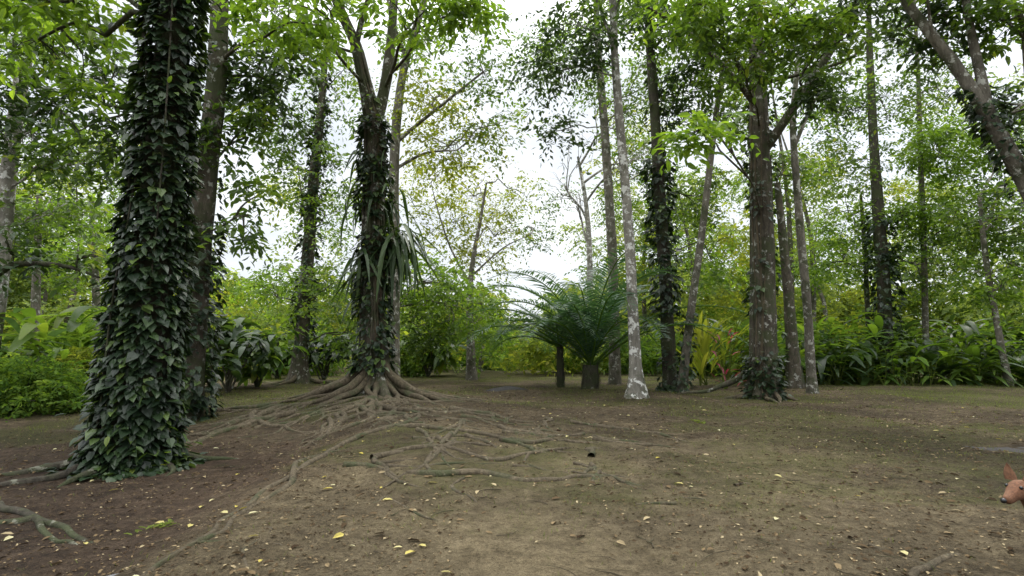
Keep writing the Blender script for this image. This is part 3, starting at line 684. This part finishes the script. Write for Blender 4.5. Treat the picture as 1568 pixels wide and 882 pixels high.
# ash pile + grey mud patches (sheets resting on the soil)
def patch(name,cx,cy,rx,ry,rise,cols,rough):
    mb=MB();nr,na=12,48;V=[];
    for i in range(nr+1):
        for j in range(na):
            t=i/nr;a=j/na*6.283;w=1+1.3*float(fbm(math.cos(a)*3+cx,math.sin(a)*3+cy,12))
            x=cx+math.cos(a)*rx*t*w;y=cy+math.sin(a)*ry*t*w
            V.append((x,y,zat(x,y)+rise*(1-t*t)+.004*(1-t)-.014*t+ (.02*float(fbm(x*9,y*9,4)) if rise>.03 else 0)))
    idx=np.arange((nr+1)*na).reshape(nr+1,na)
    q=np.stack([idx[:-1],idx[1:],np.roll(idx[1:],-1,1),np.roll(idx[:-1],-1,1)],-1).reshape(-1,4)
    mb.add(np.array(V),[q],0,.5)
    m,nt=newmat(name+'_mat');tc=N(nt,'ShaderNodeTexCoord').outputs['Object'];f=noise(nt,tc,14,8,.75)
    p=N(nt,'ShaderNodeBsdfPrincipled');nt.links.new(ramp(nt,f,[(.3,cols[0]),(.7,cols[1])]),p.inputs['Base Color']);p.inputs['Roughness'].default_value=rough;p.inputs['Specular IOR Level'].default_value=.1
    b=N(nt,'ShaderNodeBump');b.inputs['Distance'].default_value=.02;nt.links.new(f,b.inputs['Height']);nt.links.new(b.outputs[0],p.inputs['Normal'])
    o=N(nt,'ShaderNodeOutputMaterial');nt.links.new(p.outputs[0],o.inputs[0]);mb.build(name,[m])
c=G(775,598);patch('ash_pile',c[0],c[1],.8,.7,.14,((.02,.02,.02),(.09,.085,.08)),.95)
patch('grey_mud_patch',-3.42,4.55,.42,.3,.03,((.07,.07,.075),(.19,.19,.2)),.85)
c=G(1545,685);patch('grey_mud_patch',c[0],c[1],.8,.45,.015,((.035,.033,.03),(.08,.075,.07)),.95)

# ---------- dog (head and shoulder reach into frame at right)
def fur():
    m,nt=newmat('red_brown_fur');tc=N(nt,'ShaderNodeTexCoord').outputs['Object'];f=noise(nt,tc,60,5,.7);g=noise(nt,tc,5,3)
    c=ramp(nt,f,[(.3,(.06,.024,.010)),(.7,(.17,.072,.032))]);c=mixc(nt,ramp(nt,g,[(.5,(0,0,0)),(.8,(.5,.5,.5))]),c,(.24,.14,.08))
    p=N(nt,'ShaderNodeBsdfPrincipled');p.inputs['Roughness'].default_value=.85;nt.links.new(c,p.inputs['Base Color'])
    b=N(nt,'ShaderNodeBump');b.inputs['Distance'].default_value=.004;nt.links.new(f,b.inputs['Height']);nt.links.new(b.outputs[0],p.inputs['Normal'])
    o=N(nt,'ShaderNodeOutputMaterial');nt.links.new(p.outputs[0],o.inputs[0]);return m
FUR=fur()
mk,nt=newmat('dog_nose_black');p=N(nt,'ShaderNodeBsdfPrincipled');p.inputs['Base Color'].default_value=(.01,.01,.01,1);p.inputs['Roughness'].default_value=.25
o=N(nt,'ShaderNodeOutputMaterial');nt.links.new(p.outputs[0],o.inputs[0])
def dog():
    h0=P(1560,748,4.0)
    gx,gy=h0[0],h0[1];zg=zat(gx+.4,gy+.15)
    e=empty('dog',(gx+.5,gy+.15,zg))
    fx,fy=-.92,-.38
    sx,sy=-fy,fx
    def W(f,s,z): return (gx+f*fx+s*sx,gy+f*fy+s*sy,z)
    hz=h0[2]
    V=[];E=[];Rr=[]
    def add(p,r,par=None):
        V.append(p);Rr.append(r)
        if par is not None:E.append((par,len(V)-1))
        return len(V)-1
    pel=add(W(-.85,0,zg+.50),.105)
    m1=add(W(-.68,0,zg+.50),.10,pel);m2=add(W(-.5,0,zg+.48),.125,m1);ch=add(W(-.33,0,zg+.48),.13,m2)
    nk=add(W(-.2,0,zg+.56),.085,ch);n2=add(W(-.09,0,hz-.02),.07,nk);hd=add(W(0,0,hz),.078,n2)
    mz=add(W(.07,0,hz-.03),.048,hd);m3=add(W(.12,0,hz-.055),.036,mz);add(W(.165,0,hz-.07),.028,m3)
    t=add(W(-.95,0,zg+.56),.03,pel);t2=add(W(-1.08,0,zg+.66),.022,t);add(W(-1.15,0,zg+.78),.012,t2)
    for s in (1,-1):
        a=add(W(-.86,.08*s,zg+.42),.075,pel);b=add(W(-.76,.09*s,zg+.30),.05,a);c=add(W(-.93,.09*s,zg+.17),.026,b);d=add(W(-.90,.09*s,zg+.04),.022,c);add(W(-.84,.09*s,zg+.02),.022,d)
        a=add(W(-.32,.08*s,zg+.36),.06,ch);b=add(W(-.37,.08*s,zg+.26),.036,a);c=add(W(-.33,.08*s,zg+.13),.026,b);d=add(W(-.33,.08*s,zg+.035),.021,c);add(W(-.28,.08*s,zg+.02),.022,d)
    me=bpy.data.meshes.new('body');me.from_pydata(V,E,[]);ob=bpy.data.objects.new('body',me);sc.collection.objects.link(ob)
    ob.modifiers.new('Skin','SKIN');
    for i,r in enumerate(Rr): me.skin_vertices[0].data[i].radius=(r,r)
    me.skin_vertices[0].data[0].use_root=True
    s2=ob.modifiers.new('Sub','SUBSURF');s2.levels=2;s2.render_levels=2
    me.materials.append(FUR);ob.parent=e;ob.matrix_parent_inverse=Matrix.Translation(-e.location)
    for s in (1,-1):
        mb=MB();b0=np.array(W(-.02,.05*s,hz+.045));up=np.array([fx*-.15+sx*.25*s,fy*-.15+sy*.25*s,1.]);up/=np.linalg.norm(up)
        fw=np.array([fx,fy,0]);sd=np.array([sx,sy,0])
        Vv=[];K=6
        for i in range(K+1):
            tt=i/K;w=.036*(1-tt)**.8*(1+.5*math.sin(tt*3));c=b0+up*.115*tt
            for j in range(8):
                a=j/8*6.283;Vv.append(c+sd*math.cos(a)*(w+.001)+fw*(math.sin(a)*w*.35-.012*(1-math.cos(a)**2)))
        idx=np.arange((K+1)*8).reshape(K+1,8)
        q=np.stack([idx[:-1],np.roll(idx[:-1],-1,1),np.roll(idx[1:],-1,1),idx[1:]],-1).reshape(-1,4)
        mb.add(np.array(Vv),[q],0,.5);mb.build('ear',[FUR],e)
    def ball(name,c,r,m):
        mb=MB();nu,nv=12,8;Vv=[]
        for i in range(nv+1):
            for j in range(nu):
                a=i/nv*math.pi;b=j/nu*6.283;Vv.append((c[0]+r*math.sin(a)*math.cos(b),c[1]+r*math.sin(a)*math.sin(b),c[2]+r*math.cos(a)))
        idx=np.arange((nv+1)*nu).reshape(nv+1,nu);q=np.stack([idx[:-1],idx[1:],np.roll(idx[1:],-1,1),np.roll(idx[:-1],-1,1)],-1).reshape(-1,4)
        mb.add(np.array(Vv),[q],0,.5);mb.build(name,[m],e)
    ball('nose',W(.185,0,hz-.062),.018,mk)
    for s in (1,-1): ball('eye',W(.055,.042*s,hz+.018),.012,mk)
dog()

# ---------- sky, sun, camera
w=bpy.data.worlds.new("World");sc.world=w;w.use_nodes=True;nt=w.node_tree;nt.nodes.clear()
SE,SR=math.radians(62),math.radians(35)
sky=N(nt,'ShaderNodeTexSky');sky.sky_type='NISHITA';sky.sun_disc=False;sky.sun_elevation=SE;sky.sun_rotation=SR;sky.air_density=1.;sky.dust_density=3.
hs=N(nt,'ShaderNodeHueSaturation');hs.inputs['Saturation'].default_value=.4;hs.inputs['Value'].default_value=1.5;nt.links.new(sky.outputs[0],hs.inputs['Color'])
tc=N(nt,'ShaderNodeTexCoord');mp=N(nt,'ShaderNodeMapping');mp.inputs['Scale'].default_value=(1,1,2.2);nt.links.new(tc.outputs['Generated'],mp.inputs[0])
cf=noise(nt,mp.outputs[0],2.2,8,.6)
cm=ramp(nt,cf,[(.32,(.5,.5,.5)),(.5,(1,1,1))])
# overcast deck: brighter overhead than near the horizon
sz=N(nt,'ShaderNodeSeparateXYZ');nt.links.new(tc.outputs['Generated'],sz.inputs[0])
lo=ramp(nt,noise(nt,mp.outputs[0],4.5,6,.6),[(.3,(5.6,6.1,6.7)),(.65,(8.0,8.3,8.6))])
hi=ramp(nt,noise(nt,mp.outputs[0],4.5,6,.6),[(.3,(25,25.3,25.6)),(.7,(33,33,33))])
cc=mixc(nt,ramp(nt,sz.outputs[2],[(.45,(0,0,0)),(.78,(1,1,1))]),lo,hi)
bg=N(nt,'ShaderNodeBackground');bg.inputs[1].default_value=.145
nt.links.new(mixc(nt,cm,hs.outputs[0],cc),bg.inputs[0])
o=N(nt,'ShaderNodeOutputWorld');nt.links.new(bg.outputs[0],o.inputs[0])
sl=bpy.data.lights.new('sun','SUN');sl.energy=1.5;sl.angle=math.radians(12);sl.color=(1,.95,.87)
so=bpy.data.objects.new('sun',sl);sc.collection.objects.link(so)
dv=Vector((math.sin(SR)*math.cos(SE),math.cos(SR)*math.cos(SE),math.sin(SE)))
so.rotation_euler=dv.to_track_quat('Z','Y').to_euler()
cam=bpy.data.cameras.new('camera');cam.lens=20.;cam.sensor_width=36;cam.clip_end=2000;cam.clip_start=.05
co=bpy.data.objects.new('camera',cam);sc.collection.objects.link(co);co.location=(0,0,CZ);co.rotation_euler=(math.pi/2+PITCH,0,0)
sc.camera=co
sc.view_settings.view_transform='Standard';sc.view_settings.look='None';sc.view_settings.exposure=0
print('TOTAL polys',sum(len(o.data.polygons) for o in bpy.data.objects if o.type=='MESH'))
